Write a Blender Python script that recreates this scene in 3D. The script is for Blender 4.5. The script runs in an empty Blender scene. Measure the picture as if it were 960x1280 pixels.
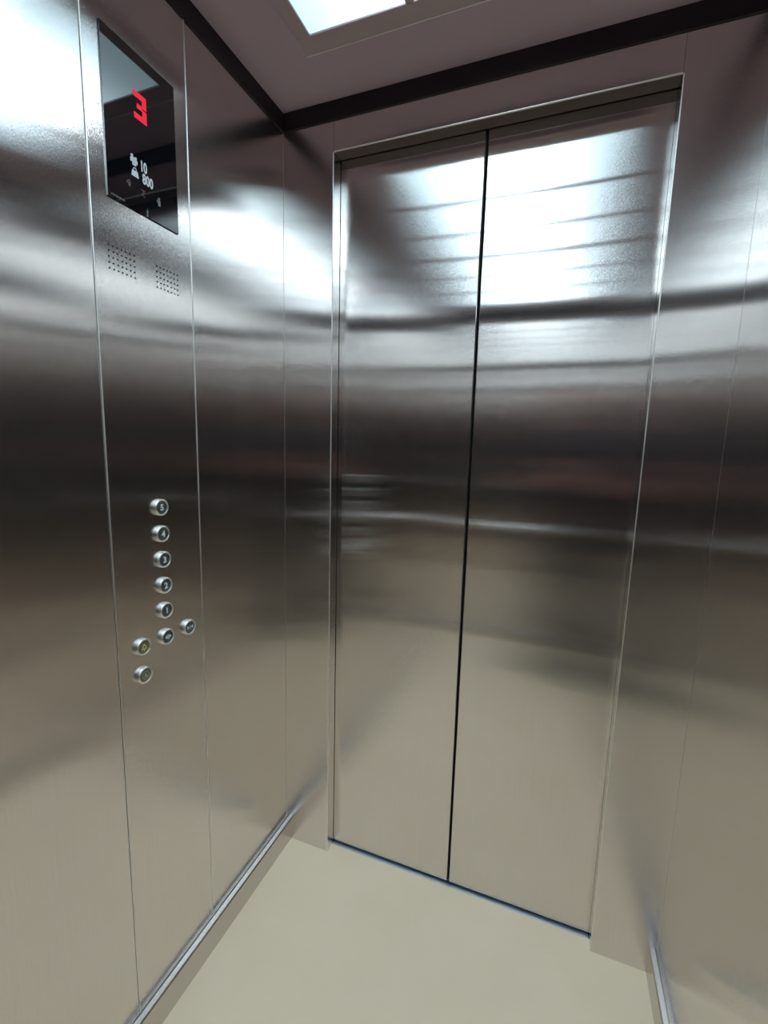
import bpy, bmesh, math, random
from mathutils import Vector, Matrix
S = bpy.context.scene
PI = math.pi

# ------------------------------------------------------------------ measures (metres)
W, DEPTH = 1.1046, 1.90            # car width and depth; front wall at y=0, back wall at y=-DEPTH
L, DW = 0.1563, 0.7957             # return width, door opening width
R0 = L + DW
HH, WT, CZ = 2.10, 2.175, 2.22     # door head, wall top, ceiling
DY = 0.0434                        # door face recess
# ------------------------------------------------------------------ camera
f, yaw, pit, rol = 570.42, 0.3632, -0.1449, 0.0264
CAM = Vector((0.7775, -1.1894, 1.3347))
c_, s_ = math.cos(yaw), math.sin(yaw)
F = Vector((-s_ * math.cos(pit), c_ * math.cos(pit), math.sin(pit)))
R = Vector((c_, s_, 0)); U = R.cross(F)
R2 = R * math.cos(rol) + U * math.sin(rol); U2 = -R * math.sin(rol) + U * math.cos(rol)
cam = bpy.data.cameras.new('camera'); co = bpy.data.objects.new('camera', cam); S.collection.objects.link(co)
cam.sensor_fit = 'HORIZONTAL'; cam.sensor_width = 36; cam.lens = 36 * f / 960; cam.clip_start = 0.004
co.matrix_world = Matrix(((R2.x, U2.x, -F.x, CAM.x), (R2.y, U2.y, -F.y, CAM.y), (R2.z, U2.z, -F.z, CAM.z), (0, 0, 0, 1)))
S.camera = co
# ------------------------------------------------------------------ world, exposure, bounces
w = bpy.data.worlds.new('world'); S.world = w; w.use_nodes = True
w.node_tree.nodes['Background'].inputs[0].default_value = (0, 0, 0, 1)
S.view_settings.view_transform = 'Standard'; S.view_settings.look = 'None'
S.view_settings.exposure = 0.0; S.view_settings.gamma = 1; S.view_settings.use_curve_mapping = False
cy = S.cycles
cy.max_bounces = 24; cy.glossy_bounces = 20; cy.diffuse_bounces = 6; cy.sample_clamp_indirect = 6
cy.use_denoising = True
cy.caustics_reflective = True; cy.blur_glossy = 0.0
LIGHT_GAIN = 1.0

# ------------------------------------------------------------------ materials
def mat(name, col=(.5, .5, .5), rough=.5, metal=0., emit=None, es=0., spec=.5, coat=0.):
    m = bpy.data.materials.new(name); m.use_nodes = True
    b = m.node_tree.nodes['Principled BSDF']
    b.inputs['Base Color'].default_value = (*col, 1); b.inputs['Roughness'].default_value = rough
    b.inputs['Metallic'].default_value = metal; b.inputs['Specular IOR Level'].default_value = spec
    b.inputs['Coat Weight'].default_value = coat
    if emit: b.inputs['Emission Color'].default_value = (*emit, 1); b.inputs['Emission Strength'].default_value = es
    return m
def N(m, t, **k):
    n = m.node_tree.nodes.new(t)
    for a, v in k.items(): setattr(n, a, v)
    return n
def steel(name, col, rough, aniso=1.0, grain=0.10, wave=0.0, haze=.018):
    """hairline stainless: grain runs vertically, so reflections spread sideways"""
    m = mat(name, col, rough, 1.0); nt = m.node_tree; lk = nt.links
    b = nt.nodes['Principled BSDF']; b.inputs['Anisotropic'].default_value = aniso
    geo = N(m, 'ShaderNodeNewGeometry'); tc = N(m, 'ShaderNodeTexCoord')
    cr = N(m, 'ShaderNodeVectorMath', operation='CROSS_PRODUCT'); cr.inputs[1].default_value = (0.002, 0.003, 1)
    lk.new(geo.outputs['Normal'], cr.inputs[0])
    nm = N(m, 'ShaderNodeVectorMath', operation='NORMALIZE'); lk.new(cr.outputs[0], nm.inputs[0])
    lk.new(nm.outputs[0], b.inputs['Tangent'])
    # fine vertical hairlines: a tiny sideways tilt of the normal, different for every hair
    mp = N(m, 'ShaderNodeMapping'); mp.inputs['Scale'].default_value = (7000, 7000, 300)
    lk.new(geo.outputs['Position'], mp.inputs[0])
    nz = N(m, 'ShaderNodeTexNoise'); nz.inputs['Detail'].default_value = 1; nz.inputs['Scale'].default_value = 1
    lk.new(mp.outputs[0], nz.inputs['Vector'])
    ma = N(m, 'ShaderNodeMath', operation='MULTIPLY_ADD'); ma.inputs[1].default_value = grain * 2; ma.inputs[2].default_value = -grain
    lk.new(nz.outputs['Fac'], ma.inputs[0])
    sc = N(m, 'ShaderNodeVectorMath', operation='SCALE'); lk.new(nm.outputs[0], sc.inputs[0]); lk.new(ma.outputs[0], sc.inputs['Scale'])
    ad = N(m, 'ShaderNodeVectorMath', operation='ADD'); lk.new(geo.outputs['Normal'], ad.inputs[0]); lk.new(sc.outputs[0], ad.inputs[1])
    last = ad
    if wave:
        # the sheet is not perfectly flat: slow up and down tilt
        mp2 = N(m, 'ShaderNodeMapping'); mp2.inputs['Scale'].default_value = (1.2, 1.2, 6.0)
        lk.new(geo.outputs['Position'], mp2.inputs[0])
        n2 = N(m, 'ShaderNodeTexNoise'); n2.inputs['Detail'].default_value = 1; n2.inputs['Scale'].default_value = 1
        lk.new(mp2.outputs[0], n2.inputs['Vector'])
        m2 = N(m, 'ShaderNodeMath', operation='MULTIPLY_ADD'); m2.inputs[1].default_value = wave * 2; m2.inputs[2].default_value = -wave
        lk.new(n2.outputs['Fac'], m2.inputs[0])
        cx = N(m, 'ShaderNodeCombineXYZ'); lk.new(m2.outputs[0], cx.inputs['Z'])
        a2 = N(m, 'ShaderNodeVectorMath', operation='ADD'); lk.new(ad.outputs[0], a2.inputs[0]); lk.new(cx.outputs[0], a2.inputs[1])
        last = a2
    nn = N(m, 'ShaderNodeVectorMath', operation='NORMALIZE'); lk.new(last.outputs[0], nn.inputs[0])
    lk.new(nn.outputs[0], b.inputs['Normal'])
    # faint vertical hairline tone
    mx = N(m, 'ShaderNodeMix', data_type='RGBA'); mx.inputs['A'].default_value = (*[v * .93 for v in col], 1)
    mx.inputs['B'].default_value = (*[min(1, v * 1.07) for v in col], 1)
    mp3 = N(m, 'ShaderNodeMapping'); mp3.inputs['Scale'].default_value = (900, 900, 6)
    lk.new(geo.outputs['Position'], mp3.inputs[0])
    n3 = N(m, 'ShaderNodeTexNoise'); n3.inputs['Scale'].default_value = 1; lk.new(mp3.outputs[0], n3.inputs['Vector'])
    lk.new(n3.outputs['Fac'], mx.inputs['Factor']); lk.new(mx.outputs['Result'], b.inputs['Base Color'])
    # part of the brushed surface scatters widely
    b2 = N(m, 'ShaderNodeBsdfPrincipled'); b2.inputs['Metallic'].default_value = 1; b2.inputs['Roughness'].default_value = .62
    lk.new(mx.outputs['Result'], b2.inputs['Base Color'])
    ms = N(m, 'ShaderNodeMixShader'); ms.inputs[0].default_value = haze
    lk.new(b.outputs[0], ms.inputs[1]); lk.new(b2.outputs[0], ms.inputs[2])
    lk.new(ms.outputs[0], nt.nodes['Material Output'].inputs['Surface'])
    return m
ST = (.735, .704, .688)
M_wall = steel('hairline_steel_wall', ST, .105, 1, .32, .009)
M_door = steel('hairline_steel_door', ST, .095, 1, .24, .002)
M_trim = mat('satin_steel', (.62, .61, .60), .22, 1)
M_edge = mat('folded_steel_edge', (.86, .84, .82), .42, 1)  # paler than the sheet, so folds show bright lines of caught light
M_chrome = mat('polished_steel', (.88, .88, .87), .22, 1)
M_black = mat('black_void', (.012, .011, .014), .6)
M_rubber = mat('black_rubber', (.01, .01, .01), .7)
M_band = mat('dark_violet_trim', (.018, .012, .022), .45)
M_glass = mat('black_glass', (.004, .004, .006), .03, 0)
M_glass.node_tree.nodes['Principled BSDF'].inputs['IOR'].default_value = 2.1
M_red = mat('red_led', (.02, 0, .0), .5, emit=(1, .006, .04), es=.75)
M_white = mat('grey_print', (.45, .5, .52), .5, emit=(.55, .66, .7), es=.22)  # faint glow added to the print to lift it off the glass
M_dim = mat('dim_print', (.12, .10, .13), .5)
M_mark = mat('small_print', (.22, .23, .24), .5)
M_button = mat('button_face', (.10, .115, .11), .4, .4)
M_sym = mat('button_symbol', (.85, .88, .86), .4, .0)
M_ylw = mat('yellow_enamel', (.85, .80, .35), .4)
M_yface = mat('yellowish_face', (.22, .21, .10), .4, .4)
M_bezel = mat('button_bezel', (.92, .93, .92), .32, 1)
M_skin = mat('skin', (.36, .18, .15), .5)
M_hair = mat('hair', (.02, .014, .012), .6)
M_shirt = mat('shirt', (.035, .022, .026), .85)
M_pants = mat('trousers', (.014, .013, .016), .85)
M_shoe = mat('shoe', (.02, .02, .022), .4)
M_phone = mat('phone_body', (.02, .02, .025), .25)
M_lens = mat('phone_lens', (.005, .005, .008), .05)

# ceiling paint: violet grey satin sheet
M_ceil = mat('ceiling_sheet', (.55, .44, .56), .42, .0)
# floor: cream vinyl with faint mottling
M_soffit = mat('soffit_paint', (.12, .095, .10), .5)
M_floor = mat('cream_floor', (.60, .575, .47), .42)
def floor_nodes(m):
    b = m.node_tree.nodes['Principled BSDF']; lk = m.node_tree.links
    tc = N(m, 'ShaderNodeTexCoord'); n = N(m, 'ShaderNodeTexNoise'); n.inputs['Scale'].default_value = 5; n.inputs['Detail'].default_value = 5
    lk.new(tc.outputs['Object'], n.inputs['Vector'])
    r = N(m, 'ShaderNodeValToRGB'); r.color_ramp.elements[0].position = .3; r.color_ramp.elements[0].color = (.82, .675, .49, 1)
    r.color_ramp.elements[1].position = .75; r.color_ramp.elements[1].color = (.86, .715, .53, 1)
    lk.new(n.outputs['Fac'], r.inputs[0]); lk.new(r.outputs[0], b.inputs['Base Color'])
floor_nodes(M_floor)
# lamp diffuser: light tubes run front to back along the middle of the lamp
M_lamp = mat('lamp_diffuser', (.7, .75, .76), .5)
def lamp_nodes(m):
    b = m.node_tree.nodes['Principled BSDF']; lk = m.node_tree.links
    g = N(m, 'ShaderNodeNewGeometry'); sp = N(m, 'ShaderNodeSeparateXYZ'); lk.new(g.outputs['Position'], sp.inputs[0])
    a = N(m, 'ShaderNodeMath', operation='SUBTRACT'); a.inputs[1].default_value = W / 2; lk.new(sp.outputs['X'], a.inputs[0])
    d = N(m, 'ShaderNodeMath', operation='DIVIDE'); d.inputs[1].default_value = .18; lk.new(a.outputs[0], d.inputs[0])
    p = N(m, 'ShaderNodeMath', operation='POWER'); p.inputs[1].default_value = 2
    ab = N(m, 'ShaderNodeMath', operation='ABSOLUTE'); lk.new(d.outputs[0], ab.inputs[0]); lk.new(ab.outputs[0], p.inputs[0])
    ng = N(m, 'ShaderNodeMath', operation='MULTIPLY'); ng.inputs[1].default_value = -1; lk.new(p.outputs[0], ng.inputs[0])
    e = N(m, 'ShaderNodeMath', operation='EXPONENT'); lk.new(ng.outputs[0], e.inputs[0])
    s = N(m, 'ShaderNodeMath', operation='MULTIPLY_ADD'); s.inputs[1].default_value = 5.0 * LIGHT_GAIN; s.inputs[2].default_value = .95 * LIGHT_GAIN
    lk.new(e.outputs[0], s.inputs[0])
    mc = N(m, 'ShaderNodeMix', data_type='RGBA'); mc.inputs['A'].default_value = (.58, .85, 1, 1); mc.inputs['B'].default_value = (.78, .93, 1, 1)
    lk.new(e.outputs[0], mc.inputs['Factor']); lk.new(mc.outputs['Result'], b.inputs['Emission Color']); lk.new(s.outputs[0], b.inputs['Emission Strength'])
lamp_nodes(M_lamp)

# ------------------------------------------------------------------ helpers
def link(o): S.collection.objects.link(o); return o
def props(o, label=None, cat=None, group=None, kind=None):
    for k, v in (('label', label), ('category', cat), ('group', group), ('kind', kind)):
        if v: o[k] = v
    return o
def empty(name, loc=(0, 0, 0), **k):
    o = link(bpy.data.objects.new(name, None)); o.location = loc; o.empty_display_size = .05
    return props(o, **k)
def add_box(bm, a, b, bev=0., seg=2):
    lo = [min(p, q) for p, q in zip(a, b)]; hi = [max(p, q) for p, q in zip(a, b)]
    r = bmesh.ops.create_cube(bm, size=1)
    vs = r['verts']
    for v in vs: v.co = Vector([(lo[i] + hi[i]) / 2 + v.co[i] * (hi[i] - lo[i]) for i in range(3)])
    if bev:
        es = list({e for v in vs for e in v.link_edges})
        bmesh.ops.bevel(bm, geom=es, offset=bev, segments=seg, profile=.5, affect='EDGES')
def add_cyl(bm, a, b, r, seg=32, r2=None):
    a, b = Vector(a), Vector(b); d = b - a
    mx = Matrix.Translation((a + b) / 2) @ d.to_track_quat('Z', 'Y').to_matrix().to_4x4()
    bmesh.ops.create_cone(bm, cap_ends=True, segments=seg, radius1=r, radius2=r if r2 is None else r2, depth=d.length, matrix=mx)
def add_lathe(bm, prof, M4, seg=40):
    """prof = [(radius, height)], axis local Z, placed by matrix"""
    rings = []
    for r, h in prof:
        if r < 1e-6: rings.append([bm.verts.new(M4 @ Vector((0, 0, h)))])
        else: rings.append([bm.verts.new(M4 @ Vector((r * math.cos(2 * PI * i / seg), r * math.sin(2 * PI * i / seg), h))) for i in range(seg)])
    for A, B in zip(rings, rings[1:]):
        for i in range(seg):
            j = (i + 1) % seg
            if len(A) == 1 and len(B) == 1: continue
            if len(A) == 1: bm.faces.new((A[0], B[i], B[j]))
            elif len(B) == 1: bm.faces.new((A[i], A[j], B[0]))
            else: bm.faces.new((A[i], A[j], B[j], B[i]))
def obj(name, bm, m, parent=None, smooth=False, origin=None):
    bmesh.ops.recalc_face_normals(bm, faces=bm.faces)
    me = bpy.data.meshes.new(name)
    if origin is not None:
        for v in bm.verts: v.co -= Vector(origin)
    bm.to_mesh(me); bm.free(); me.materials.append(m)
    if any(p.material_index == 1 for p in me.polygons): me.materials.append(M_edge)
    o = link(bpy.data.objects.new(name, me))
    if smooth:
        for p in me.polygons: p.use_smooth = True
    if origin is not None: o.location = origin
    if parent:
        o.parent = parent
        o.location = Vector(o.location) - parent_world(parent)
    return o
def parent_world(p):
    v = Vector((0, 0, 0))
    while p: v += Vector(p.location); p = p.parent
    return v
def box(name, a, b, m, parent=None, bev=0., seg=2):
    bm = bmesh.new(); add_box(bm, a, b, bev, seg); return obj(name, bm, m, parent)

# ================================================================== THE SHELL
st = dict(kind='structure')
# floor (runs into the doorway up to the sill)
bm = bmesh.new(); add_box(bm, (0, -DEPTH, -.03), (W, 0.0, 0)); add_box(bm, (L, 0, -.03), (R0, .031, 0))
props(obj('floor', bm, M_floor), 'cream coloured vinyl floor of the elevator car', **st)
# ceiling sheet with an opening for the lamp tray
LX0, LX1, LY0, LY1 = .181, W - .181, -.180, -DEPTH + .180
LZ = 2.190                         # underside of the lamp, a little below the ceiling
bm = bmesh.new()
for a, b in (((0, LY0), (W, 0)), ((0, -DEPTH), (W, LY1)), ((0, LY1), (LX0, LY0)), ((LX1, LY1), (W, LY0))):
    add_box(bm, (a[0], a[1], CZ), (b[0], b[1], CZ + .02))
props(obj('ceiling', bm, M_ceil), 'violet grey ceiling sheet around the lit lamp panel', **st)

G = .0005     # half seam
B = .0018
def prism(bm, pts, z0, z1):
    A = [bm.verts.new((x, y, z0)) for x, y in pts]; C = [bm.verts.new((x, y, z1)) for x, y in pts]
    n = len(pts); bm.faces.new(A[::-1]); bm.faces.new(C)
    for i in range(n):
        j = (i + 1) % n; fc = bm.faces.new((A[i], A[j], C[j], C[i]))
        d = Vector((pts[j][0] - pts[i][0], pts[j][1] - pts[i][1]))
        if 1e-7 < d.length < .0012: fc.material_index = 1
def arc(cx, cy_, r, a0, a1, n=4):
    return [(cx + r * math.cos(math.radians(a0 + (a1 - a0) * k / n)), cy_ + r * math.sin(math.radians(a0 + (a1 - a0) * k / n))) for k in range(n + 1)]
def wall_sheet(bm, x, sgn, y0, y1, r0, r1, z1=WT):
    # sheet with its face at x, thickness to x - sgn*.015, folded edges of radius r0 and r1
    pts = [(x - sgn * .015, y0), (x - sgn * .015, y1)]
    pts += [(x - sgn * (r1 - r1 * math.sin(PI / 2 * k / 4)), y1 - r1 + r1 * math.cos(PI / 2 * k / 4)) for k in range(5)] if r1 else [(x, y1)]
    pts += [(x - sgn * (r0 - r0 * math.cos(PI / 2 * k / 4)), y0 + r0 - r0 * math.sin(PI / 2 * k / 4)) for k in range(5)] if r0 else [(x, y0)]
    prism(bm, pts, 0, z1)
# left wall : panels, with the operating panel between them
wl = empty('wall_left', (0, 0, 0), label='brushed steel left wall of the car beside the control panel', **st)
for y0, y1 in ((-.3582, 0), (-1.24, -.5864), (-DEPTH, -1.24)):
    bm = bmesh.new(); wall_sheet(bm, 0, 1, y0 + G, y1 - (G if y1 < 0 else 0), B, B if y1 < 0 else .0012); obj('wall_panel', bm, M_wall, wl)
box('wall_backing', (-.03, -DEPTH, 0), (-.0155, .02, CZ + .02), M_trim, wl)
wr = empty('wall_right', (W, 0, 0), label='brushed steel right wall of the car mirroring the door', **st)
for y0, y1 in ((-.62, 0), (-1.24, -.62), (-DEPTH, -1.24)):
    bm = bmesh.new(); wall_sheet(bm, W, -1, y0 + G, y1 - (G if y1 < 0 else 0), B, B if y1 < 0 else .0012); obj('wall_panel', bm, M_wall, wr)
box('wall_backing', (W + .0155, -DEPTH, 0), (W + .03, .02, CZ + .02), M_trim, wr)
wb = empty('wall_back', (W / 2, -DEPTH, 0), label='brushed steel back wall of the car with a handrail', **st)
for i in range(3):
    box('wall_panel', (W / 3 * i + G, -DEPTH - .015, 0), (W / 3 * (i + 1) - G, -DEPTH, WT), M_wall, wb, B)
box('wall_backing', (-.03, -DEPTH - .03, 0), (W + .03, -DEPTH - .0155, CZ + .02), M_trim, wb)
# front wall: two returns and the header over the doors
wf = empty('wall_front', (W / 2, 0, 0), label='brushed steel front wall framing the sliding doors', **st)
JD = .0405
def return_panel(x0, x1, side):
    bm = bmesh.new(); r = .0022
    if side == 0: pts = [(x0, 0)] + [(x1 - r + r * math.sin(PI / 2 * k / 4), r - r * math.cos(PI / 2 * k / 4)) for k in range(5)] + [(x1, JD), (x0, JD)]
    else: pts = [(x1, 0), (x1, JD), (x0, JD)] + [(x0 + r - r * math.cos(PI / 2 * k / 4), r - r * math.sin(PI / 2 * k / 4)) for k in range(5)]
    prism(bm, pts, 0, HH)
    prism(bm, [(x0, 0), (x1, 0), (x1, JD), (x0, JD)], HH, WT)
    return obj('return_panel', bm, M_wall, wf)
return_panel(0, L, 0); return_panel(R0, W, 1)
bm = bmesh.new(); r = .0022
sec = [(0, WT)] + [(r - r * math.cos(PI / 2 * k / 4), HH + r - r * math.sin(PI / 2 * k / 4)) for k in range(5)] + [(.0035, HH), (.0035, HH + .004), (.018, HH + .004), (.018, WT)]
A = [bm.verts.new((L + .0006, y, z)) for y, z in sec]; C2 = [bm.verts.new((R0 - .0006, y, z)) for y, z in sec]
for k in range(len(sec)):
    q = (k + 1) % len(sec); fc = bm.faces.new((A[k], A[q], C2[q], C2[k]))
    if 1 <= k <= 5: fc.material_index = 1
bm.faces.new(A); bm.faces.new(C2)
obj('header_panel', bm, M_wall, wf)
box('header_soffit', (L + .0006, .0036, HH + .0005), (R0 - .0006, JD, HH + .0038), M_soffit, wf)
box('wall_backing', (-.03, .10, -.03), (W + .03, .12, CZ + .02), M_black, wf)
box('header_backing', (-.0155, .0410, HH + .035), (W + .0155, .0995, CZ + .02), M_black, wf)
# narrow fold edge strips on the opening (paler, rougher steel puts the bright edge line into the material)
# dark band between wall top and ceiling on the four sides
t = .004
for i, (a, b, lab) in enumerate((((0, -t, WT), (W, .036, CZ), 'dark band above the front wall'), ((-.015, -DEPTH, WT), (t, -t, CZ), 'dark band above the left wall'),
                       ((W - t, -DEPTH, WT), (W + .015, -t, CZ), 'dark band above the right wall'), ((t, -DEPTH - .015, WT), (W - t, -DEPTH + t, CZ), 'dark band above the back wall'))):
    props(box('trim_%d' % (i + 1), a, b, M_band), lab, **st)
# skirtings
def skirting(name, prof, y0, y1, mirror, lab):
    bm = bmesh.new(); A = []; Bv = []
    for x, z in prof:
        X = W - x if mirror else x
        A.append(bm.verts.new((X, y0, z))); Bv.append(bm.verts.new((X, y1, z)))
    n = len(prof)
    for i in range(n): j = (i + 1) % n; bm.faces.new((A[i], A[j], Bv[j], Bv[i]))
    bm.faces.new(A); bm.faces.new(Bv)
    props(obj(name, bm, M_skirt), lab, **st)
M_skirt = steel('skirting_steel', (.62, .59, .57), .24, .6, .03)
prof = [(0.0002, 0), (.0190, 0), (.0190, .071), (.0165, .0755), (.0062, .0775), (.0062, .072), (.0042, .072), (.0042, .0800), (.0002, .0800)]
skirting('baseboard_left', prof, -DEPTH, -.0002, False, 'steel skirting along the left wall foot')
skirting('baseboard_right', prof, -DEPTH, -.0002, True, 'steel skirting along the right wall foot')
bm = bmesh.new(); add_box(bm, (.0195, -DEPTH + .0002, 0), (W - .0195, -DEPTH + .019, .078), .002)
props(obj('baseboard_back', bm, M_skirt), 'steel skirting along the back wall foot', **st)
# sill
bm = bmesh.new()
add_box(bm, (L + .0005, .0315, -.03), (R0 - .0005, .0475, -.0005), .0008); add_box(bm, (L + .0005, .056, -.03), (R0 - .0005, .0995, -.0005), .0008)
add_box(bm, (L + .0005, .0475, -.03), (R0 - .0005, .056, -.018))
M_sill = mat('aluminium_sill', (.62, .65, .70), .45, 1)
props(obj('trim_5', bm, M_sill), 'grooved metal sill under the sliding doors', **st)

# doors
XM = W / 2
for i, (a, b, lab) in enumerate(((L - .05, XM - .0036, 'left leaf of the brushed steel sliding doors'), (XM + .0036, R0 + .05, 'right leaf of the brushed steel sliding doors'))):
    d = props(box('door_%d' % (i + 1), (a, DY, .007), (b, DY + .024, HH + .03), M_door, None, .0016), lab, **st)
    x0, x1 = (b, b + .0016) if i == 0 else (a - .0016, a)
    box('door_seal', (x0, DY + .006, .008), (x1, DY + .022, HH + .029), M_rubber, d)

# ================================================================== CEILING LAMP
cl = empty('ceiling_light', (W / 2, -DEPTH / 2, CZ), label='large glowing ceiling lamp with grey bars between its panes', cat='ceiling light')
M_frame = mat('lamp_frame', (.50, .42, .48), .4, .0)
PX0, PX1, PY0, PY1 = .213, W - .213, -.223, -DEPTH + .223
bm = bmesh.new()
ZB, ZT = LZ, CZ + .03
add_box(bm, (LX0, PY0, ZB), (LX1, LY0, ZT), .0015); add_box(bm, (LX0, LY1, ZB), (LX1, PY1, ZT), .0015)
add_box(bm, (LX0, PY1, ZB), (PX0, PY0, ZT), .0015); add_box(bm, (PX1, PY1, ZB), (LX1, PY0, ZT), .0015)
obj('frame', bm, M_frame, cl)
M_bead = mat('frame_bead', (.85, .78, .84), .4, .0)
bm = bmesh.new(); z0, z1, q = LZ - .001, LZ + .005, .003
add_box(bm, (LX0 - q, LY0, z0), (LX1 + q, LY0 + q, z1), .001); obj('edge_bead', bm, M_bead, cl)
bm = bmesh.new(); add_box(bm, (LX0 - q, LY1 - q, z0), (LX1 + q, LY1, z1), .001); obj('edge_bead', bm, M_bead, cl)
NX, NY, bar = 3, 6, .018
px = (PX1 - PX0 + bar) / NX; py = (PY0 - PY1 + bar) / NY
for i in range(1, NX):
    x = PX0 + px * i
    box('bar', (x - bar, PY1, ZB), (x, PY0, ZT), M_frame, cl, .0012)
for j in range(1, NY):
    y = PY0 - py * j; bw = bar * (1.8 if j == 3 else 1)
    bm = bmesh.new()
    for i in range(NX):
        add_box(bm, (PX0 + px * i, y + bar / 2 - bw / 2, ZB), (PX0 + px * (i + 1) - bar, y + bar / 2 + bw / 2, ZT), .0012)
    obj('bar', bm, M_frame, cl)
for i in range(NX):
    for j in range(NY):
        box('diffuser', (PX0 + px * i, PY0 - py * j, LZ + .004), (PX0 + px * (i + 1) - bar, PY0 - py * (j + 1) + bar, LZ + .010), M_lamp, cl)
box('housing', (LX0, LY1, CZ + .031), (LX1, LY0, CZ + .04), M_black, cl)

# ================================================================== CONTROL PANEL
TX = Matrix(((0, 0, 1), (1, 0, 0), (0, 1, 0))).to_4x4()   # local x -> +y, y -> +z, z -> +x
cp = empty('control_panel', (0, -.4723, 0), label='full height steel control panel with screen and buttons on left wall', cat='elevator control panel')
bm = bmesh.new(); wall_sheet(bm, .0004, 1, -.5864 + G, -.3582 - G, B, B); cfp = obj('faceplate', bm, M_wall, cp)
def on_wall(y, z, x=0.): return Matrix.Translation((x, y, z)) @ TX
def flat(name, polys, y, z, m, parent, th=.0003, x=0.0004, holes=None):
    """extruded polygons given in (along wall, up) metres"""
    bm = bmesh.new(); T = on_wall(y, z, x)
    for poly in polys:
        A = [bm.verts.new(T @ Vector((u, v, 0))) for u, v in poly]; Bq = [bm.verts.new(T @ Vector((u, v, th))) for u, v in poly]
        n = len(poly); bm.faces.new(A[::-1]); bm.faces.new(Bq)
        for i in range(n): j = (i + 1) % n; bm.faces.new((A[i], A[j], Bq[j], Bq[i]))
    return obj(name, bm, m, parent)
def text(name, s, size, y, z, m, parent, x, bold=0., th=.0002, sx=1.):
    cu = bpy.data.curves.new(name, 'FONT'); cu.body = s; cu.size = size; cu.extrude = th; cu.offset = bold
    cu.align_x = 'CENTER'; cu.align_y = 'CENTER'; cu.resolution_u = 3
    to = link(bpy.data.objects.new(name + '_curve', cu)); dg = bpy.context.evaluated_depsgraph_get()
    me = bpy.data.meshes.new_from_object(to.evaluated_get(dg)); bpy.data.objects.remove(to)
    xs = [v.co.x for v in me.vertices]; ys = [v.co.y for v in me.vertices]
    mx_, my_ = (min(xs) + max(xs)) / 2, (min(ys) + max(ys)) / 2
    T = on_wall(y, z, x)
    for v in me.vertices: v.co = T @ Vector(((v.co.x - mx_) * sx, v.co.y - my_, v.co.z))
    me.name = name; me.materials.clear(); me.materials.append(m)
    o = link(bpy.data.objects.new(name, me)); o.parent = parent; o.location = -parent_world(parent)
    return o
# screen
SY0, SY1, SZ0, SZ1 = -.5532, -.3938, 1.756, 2.028
bm = bmesh.new(); add_box(bm, (-.006, SY0, SZ0), (.0032, SY1, SZ1), .0004)
scr = obj('display_screen', bm, M_glass, cp, origin=(.0032, (SY0 + SY1) / 2, (SZ0 + SZ1) / 2))
XS = .0033
# red 3
def digit3(y, z, w, h, t, sl):
    def q(a, b, c, d): return [(x + (yy) * sl, yy) for x, yy in ((a, b), (c, b), (c, d), (a, d))]
    g = 0
    polys = [q(-w / 2, h / 2 - t, w / 2, h / 2), q(-w / 2 + t * .7, -t * .42, w / 2 - t, t * .42), q(-w / 2, -h / 2, w / 2, -h / 2 + t),
             q(w / 2 - t, t / 2 - t * .4, w / 2, h / 2 - t - g), q(w / 2 - t, -h / 2 + t + g, w / 2, -t / 2 + t * .4 - g)]
    return flat('floor_digit', polys, y, z, M_red, scr, .0002, XS)
d3 = digit3(-.4770, 1.9400, .028, .046, .0098, .0); d3['label'] = 'glowing red 3'
text('capacity_persons', '10', .0255, -.4740, 1.8410, M_white, scr, XS, .0008, sx=.62)
text('capacity_weight', '800', .0245, -.4668, 1.8205, M_white, scr, XS, .0008, sx=.66)
def disc(cx, cy_, r, n=14): return [(cx + r * math.cos(2 * PI * i / n), cy_ + r * math.sin(2 * PI * i / n)) for i in range(n)]
ppl = []
for dx, dz, s in ((-.0035, .0015, 1), (.0028, .0005, .9), (-.0002, -.002, 1.05)):
    ppl += [disc(dx, dz + .0042 * s, .0021 * s), [(dx - .003 * s, dz - .004 * s), (dx + .003 * s, dz - .004 * s), (dx + .003 * s, dz + .0008 * s), (dx + .0015 * s, dz + .0022 * s), (dx - .0015 * s, dz + .0022 * s), (dx - .003 * s, dz + .0008 * s)]]
flat('people_icon', [[(x * 1.3, y * 1.3) for x, y in p_] for p_ in ppl], -.4955, 1.8412, M_white, scr, .0002, XS)
wt = [[(-.0065, -.0055), (.0065, -.0055), (.0048, .0028), (-.0048, .0028)]]
for k in range(10):
    a0, a1 = PI * k / 10 - .2 + .0, PI * (k + 1) / 10 - .2
    a0 = -.3 + (PI + .6) * k / 10; a1 = -.3 + (PI + .6) * (k + 1) / 10
    wt.append([(.0032 * math.cos(a0), .0040 + .0032 * math.sin(a0)), (.0020 * math.cos(a0), .0040 + .0020 * math.sin(a0)), (.0020 * math.cos(a1), .0040 + .0020 * math.sin(a1)), (.0032 * math.cos(a1), .0040 + .0032 * math.sin(a1))])
flat('weight_icon', [[(x * 1.25, y * 1.25) for x, y in p_] for p_ in wt], -.4950, 1.8215, M_white, scr, .0002, XS)
flat('status_icon', [disc(0, .0035, .0018), [(-.002, -.006), (.002, -.006), (.0025, .001), (-.0025, .001)], [(-.006, -.003), (-.0045, -.003), (-.003, .003), (-.0045, .003)]], -.5085, 1.7985, M_dim, scr, .0002, XS)
flat('status_icon', [[(-.005, .005), (.005, .005), (.005, .0035), (-.005, .0035)], [(-.002, .0035), (.0005, .0035), (.003, -.001), (.0005, -.001)], [(-.005, -.006), (-.0035, -.006), (.004, .002), (.0025, .002)], [(-.001, -.003), (.005, -.006), (.004, -.0075), (-.002, -.0045)]], -.4790, 1.7950, M_dim, scr, .0002, XS)
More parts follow.
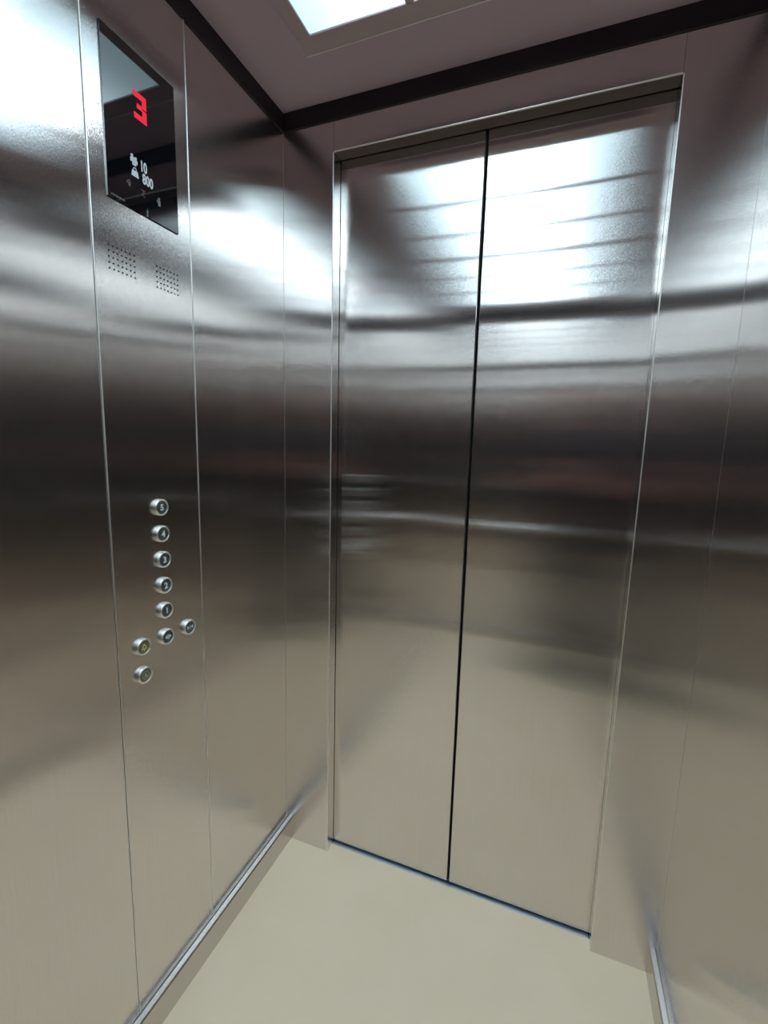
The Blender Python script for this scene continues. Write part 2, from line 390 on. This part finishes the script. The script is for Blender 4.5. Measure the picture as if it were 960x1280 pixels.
flat('status_icon', [disc(0, .0052, .0021), [(-.0026, -.008), (.0026, -.008), (.003, .0022), (-.003, .0022)], [(-.006, -.003), (-.0048, -.003), (-.0036, .003), (-.0048, .003)]], -.4415, 1.7965, M_mark, scr, .0002, XS)
# small print at the lower left corner: strokes too small to read
rnd = random.Random(3); pm = []
for k in range(9):
    u = k * .0032
    pm += [[(u, 0), (u + .0008, 0), (u + .0008, .0034), (u, .0034)], [(u + .0008, .0013 + .001 * rnd.random()), (u + .0024, .0013), (u + .0024, .0021), (u + .0008, .0022)]]
    if k % 2: pm.append([(u + .0017, 0), (u + .0024, 0), (u + .0024, .0034), (u + .0017, .0034)])
flat('maker_print', pm, -.5475, 1.7605, M_mark, scr, .0002, XS)
# speaker perforations: two fields of small holes
for y0 in (-.5565, -.4520):
    bm = bmesh.new()
    for i in range(7):
        for j in range(5):
            yy = y0 + i * .0088; zz = 1.675 - j * .0098
            add_cyl(bm, (.0002, yy, zz), (.0009, yy, zz), .0016, 12)
    g = obj('speaker_holes', bm, M_black, cp)
# buttons
def ringpoly(r0, r1, n=24):
    return [[(r0 * math.cos(a), r0 * math.sin(a)), (r1 * math.cos(a), r1 * math.sin(a)), (r1 * math.cos(b), r1 * math.sin(b)), (r0 * math.cos(b), r0 * math.sin(b))]
            for a, b in ((2 * PI * k / n, 2 * PI * (k + 1) / n) for k in range(n))]
def button(y, z, kind, lab):
    bm = bmesh.new(); T = on_wall(y, z, .0003)
    add_lathe(bm, [(.0172, 0), (.0175, .0012), (.0175, .0062), (.0168, .0078), (.0155, .0084), (.0146, .0084), (.0139, .0078), (.0137, .0058)], T, 40)
    bz = obj('button', bm, M_bezel, cp, True); bz['label'] = lab
    yl = kind in ('bell',)
    fm = M_yface if kind in ('bell', 'phone') else M_button
    bm = bmesh.new(); add_lathe(bm, [(.0138, .003), (.0138, .0060), (.0128, .0067), (0, .0070)], T, 32)
    fc = obj('button_face', bm, fm, bz, True)
    X = .0003 + .0070
    if kind in '54321': text('button_symbol', kind, .0175, y, z, M_sym, bz, X, .0006, .0003)
    elif kind == 'open': flat('button_symbol', [[(-.0085, 0), (-.002, -.0048), (-.002, .0048)], [(.002, -.0048), (.0085, 0), (.002, .0048)], [(-.0006, -.0055), (.0006, -.0055), (.0006, .0055), (-.0006, .0055)]], y, z, M_sym, bz, .0005, X)
    elif kind == 'close': flat('button_symbol', [[(-.0085, -.0048), (-.002, 0), (-.0085, .0048)], [(.002, 0), (.0085, -.0048), (.0085, .0048)], [(-.0006, -.0055), (.0006, -.0055), (.0006, .0055), (-.0006, .0055)]], y, z, M_sym, bz, .0005, X)
    elif kind == 'bell':
        out = [(-.006, -.0042), (-.0045, -.002), (-.004, .002), (-.0022, .0052), (0, .0066), (.0022, .0052), (.004, .002), (.0045, -.002), (.006, -.0042)]
        inn = [(x * .62, y_ * .66 - .0004) for x, y_ in out]
        ps = [[out[i], out[i + 1], inn[i + 1], inn[i]] for i in range(len(out) - 1)] + [[out[-1], out[0], inn[0], inn[-1]]] + [disc(0, -.0058, .0014, 8)]
        flat('button_symbol', ps, y, z, M_ylw, bz, .0005, X)
    elif kind == 'phone': flat('button_symbol', ringpoly(.0078, .0090) + [disc(0, .0005, .0030, 12), [(-.006, -.0045), (.006, -.0045), (.005, -.0028), (-.005, -.0028)]], y, z, M_sym2, bz, .0004, X)
M_sym2 = mat('dull_symbol', (.48, .48, .40), .4, .1)
for y, z, k, lab in ((-.4713, 1.194, '5', 'round button marked 5'), (-.4708, 1.1374, '4', 'round button marked 4'), (-.4700, 1.0815, '3', 'round button marked 3'),
                (-.4695, 1.0245, '2', 'round button marked 2'), (-.4698, .9689, '1', 'round button marked 1'), (-.4701, .9089, 'open', 'door open button with arrows'),
                (-.4063, .9067, 'close', 'door close button with arrows'), (-.5319, .9108, 'bell', 'round button with yellow bell'), (-.5317, .849, 'phone', 'dull round button below the bell')):
    button(y, z, k, lab)

# ================================================================== HANDRAIL on the back wall
hr = empty('handrail', (W / 2, -DEPTH, .81), label='polished steel handrail fixed across the back wall', cat='handrail')
RY, RZ = -DEPTH + .055, .81
bm = bmesh.new(); add_cyl(bm, (.06, RY, RZ), (W - .06, RY, RZ), .019, 32)
obj('rail', bm, M_chrome, hr, True)
for x in (.22, W / 2, W - .22):
    bm = bmesh.new(); add_cyl(bm, (x, -DEPTH, RZ - .012), (x, -DEPTH + .004, RZ - .012), .022, 24)
    add_cyl(bm, (x, -DEPTH + .003, RZ - .012), (x, RY, RZ - .008), .006, 16)
    obj('bracket', bm, M_chrome, hr)
for x, d in ((.06, -1), (W - .06, 1)):
    bm = bmesh.new(); add_cyl(bm, (x, RY, RZ), (x + .008 * d, RY, RZ), .017, 24, .012)
    obj('end_cap', bm, M_chrome, hr)
# ================================================================== PERSON taking the photograph
Fh = Vector((-s_, c_, 0)); Rh = Vector((c_, s_, 0)); PO = Vector((.835, -1.53, 0))
def P(r, f_, z): return PO + Rh * r + Fh * f_ + Vector((0, 0, z))
PC = CAM - F * .026 - U2 * .058 + R2 * .018        # phone centre
def H(a, b, c): return PC + R2 * a + U2 * b + F * c
def capsule(bm, a, b, ra, rb, seg=20):
    a, b = Vector(a), Vector(b); d = b - a
    add_cyl(bm, a, b, ra, seg, rb)
    for p, r in ((a, ra), (b, rb)): bmesh.ops.create_uvsphere(bm, u_segments=seg, v_segments=12, radius=r, matrix=Matrix.Translation(p))
def chain(bm, pts, g=0.):
    for (p, r), (q, t_) in zip(pts, pts[1:]): capsule(bm, p, q, r + g, t_ + g)
BR = Matrix((( Rh.x, Fh.x, 0), (Rh.y, Fh.y, 0), (0, 0, 1))).to_4x4()
def ell(bm, p, rx, ry, rz, tilt=0.):
    M4 = Matrix.Translation(p) @ BR @ Matrix.Rotation(tilt, 4, 'X') @ Matrix.Diagonal((rx, ry, rz, 1))
    bmesh.ops.create_uvsphere(bm, u_segments=28, v_segments=18, radius=1, matrix=M4)
def solid(name, bm, m, parent, vox, sm=4):
    o = obj(name, bm, m, parent)
    r = o.modifiers.new('skin', 'REMESH'); r.mode = 'VOXEL'; r.voxel_size = vox; r.use_smooth_shade = True
    k = o.modifiers.new('soft', 'SMOOTH'); k.factor = .5; k.iterations = sm
    return o
torso = [(0, 0, .93, .155, .105, .12), (0, 0, 1.04, .14, .098, .12), (0, 0, 1.16, .145, .10, .13), (0, .005, 1.28, .165, .108, .13), (0, 0, 1.375, .165, .085, .075)]
def arms(sd):
    sh = P(.165 * sd, -.005, 1.385); el = P(.215, .06, 1.12) if sd > 0 else P(-.185, .10, 1.125)
    wr_ = H(.072 * sd, -.085, -.045)
    return sh, el, wr_
def legs(sd, g=0.): return [(P(.085 * sd, 0, .90), .088 + g), (P(.092 * sd, .012, .70), .075 + g), (P(.098 * sd, .022, .48), .055 + g), (P(.102 * sd, .0, .33), .052 + g), (P(.108 * sd, -.012, .10), .036 + g)]
bm = bmesh.new()
for a in torso: ell(bm, P(*a[:3]), *a[3:])
chain(bm, [(P(0, -.012, 1.40), .062), (P(0, .008, 1.50), .054)])
hd = P(0, .028, 1.590)
ell(bm, hd, .074, .092, .112, .12); ell(bm, P(0, .058, 1.535), .050, .050, .052); ell(bm, P(0, .01, 1.62), .077, .094, .085)
chain(bm, [(P(0, .117, 1.600), .007), (P(0, .132, 1.572), .012)]); ell(bm, P(0, .106, 1.5425), .022, .010, .0045); ell(bm, P(0, .104, 1.534), .019, .010, .005)
ell(bm, P(0, .102, 1.512), .020, .015, .016); ell(bm, P(0, .103, 1.614), .050, .017, .009)
for sd in (-1, 1): ell(bm, P(.029 * sd, .103, 1.604), .016, .013, .006); ell(bm, P(.029 * sd, .100, 1.586), .017, .011, .006)
for sd in (-1, 1):
    ell(bm, P(.077 * sd, .015, 1.588), .009, .020, .031)
    sh, el, wr_ = arms(sd)
    chain(bm, [(sh, .052), (sh.lerp(el, .5), .044), (el, .036), (el.lerp(wr_, .35), .038), (wr_, .024)])
    chain(bm, legs(sd))
    chain(bm, [(P(.108 * sd, -.012, .07), .034), (P(.112 * sd, .06, .04), .030), (P(.116 * sd, .13, .03), .026)])
    # palm beside the phone edge, four fingers round its back, thumb on the screen side
    chain(bm, [(wr_, .023), (H(.060 * sd, -.055, -.026), .021), (H(.054 * sd, -.020, -.016), .018)])
    chain(bm, [(H(.062 * sd, -.060, -.022), .019), (H(.058 * sd, -.045, -.012), .017), (H(.055 * sd, -.018, -.010), .015)])
    for k, (b_, ln) in enumerate(((-.060, .018), (-.040, .026), (-.019, .028), (.003, .024))):
        k0 = H(.056 * sd, b_ * .8 - .008, -.010); k1 = H(.055 * sd, b_, .008); k2 = H((.050 - ln * .45) * sd, b_ + .003, .0165); k3 = H((.050 - ln) * sd, b_ + .005, .0150)
        chain(bm, [(k0, .0092), (k1, .0088), (k2, .0080), (k3, .0070)])
    chain(bm, [(H(.060 * sd, -.055, -.026), .012), (H(.050 * sd, -.030, -.023), .0105), (H(.034 * sd, -.012, -.0165), .0085)])
pn = solid('person', bm, M_skin, None, .0045, 4)
props(pn, 'person in dark shirt and trousers holding up a phone, mirrored in the doors', 'person')
# shirt with short sleeves
bm = bmesh.new()
M4 = Matrix.Translation(P(0, 0, 1.03)) @ BR @ Matrix.Diagonal((1, .72, 1, 1))
bmesh.ops.create_cone(bm, cap_ends=True, segments=40, radius1=.176, radius2=.163, depth=.30, matrix=M4)
M4 = Matrix.Translation(P(0, .002, 1.25)) @ BR @ Matrix.Diagonal((1, .68, 1, 1))
bmesh.ops.create_cone(bm, cap_ends=True, segments=40, radius1=.163, radius2=.182, depth=.20, matrix=M4)
for a in torso[1:]: ell(bm, P(*a[:3]), a[3] + .012, a[4] + .014, a[5] + .010)
chain(bm, [(P(0, -.010, 1.40), .070), (P(0, -.006, 1.425), .066)])
for sd in (-1, 1):
    sh, el, wr_ = arms(sd); chain(bm, [(sh, .061), (sh.lerp(el, .45), .055), (sh.lerp(el, .8), .053)])
solid('shirt', bm, M_shirt, pn, .007, 5)
bm = bmesh.new()
ell(bm, P(0, 0, .93), .164, .114, .10)
for sd in (-1, 1): chain(bm, legs(sd, .013)); add_cyl(bm, P(.108 * sd, -.012, .10), P(.110 * sd, -.010, .045), .052, 24, .055)
solid('trousers', bm, M_pants, pn, .007, 4)
for sd in (-1, 1):
    bm = bmesh.new(); chain(bm, [(P(.108 * sd, -.020, .043), .041), (P(.113 * sd, .07, .042), .040), (P(.118 * sd, .15, .036), .034)])
    for v in bm.verts: v.co.z = max(v.co.z, .001)
    o = obj('shoe', bm, M_shoe, pn, True)
bm = bmesh.new()
ell(bm, P(0, -.008, 1.640), .084, .096, .078, .25); ell(bm, P(0, -.035, 1.585), .080, .068, .075)
solid('hair', bm, M_hair, pn, .005, 3)
for sd in (-1, 1):
    bm = bmesh.new(); bmesh.ops.create_uvsphere(bm, u_segments=16, v_segments=10, radius=.0105, matrix=Matrix.Translation(P(.029 * sd, .1025, 1.596)))
    e = obj('eye', bm, mat('eye_white', (.6, .6, .58), .2) if sd < 0 else bpy.data.materials['eye_white'], pn, True)
    bm = bmesh.new(); bmesh.ops.create_uvsphere(bm, u_segments=12, v_segments=8, radius=.0062, matrix=Matrix.Translation(P(.029 * sd, .1078, 1.5945)))
    obj('iris', bm, M_hair, e, True)
# the phone
ph = empty('phone', PC, label='black phone held up in both hands, mirrored in the doors', cat='phone')
PM = Matrix(((R2.x, U2.x, F.x, PC.x), (R2.y, U2.y, F.y, PC.y), (R2.z, U2.z, F.z, PC.z), (0, 0, 0, 1)))
def pbox(name, a, b, m, bev):
    bm = bmesh.new(); add_box(bm, a, b, bev, 3)
    for v in bm.verts: v.co = PM @ v.co
    return obj(name, bm, m, ph)
pbox('phone_body', (-.037, -.080, -.0045), (.037, .080, .0045), M_phone, .0035)
pbox('phone_screen', (-.034, -.077, -.0051), (.034, .077, -.0044), M_lens, .0002)
pbox('camera_bump', (-.031, .044, .0044), (-.006, .074, .0062), M_phone, .0006)
for a in (.067, .052):
    bm = bmesh.new(); add_cyl(bm, PM @ Vector((-.018, a, .006)), PM @ Vector((-.018, a, .0070)), .0055, 20); obj('phone_lens', bm, M_lens, ph)
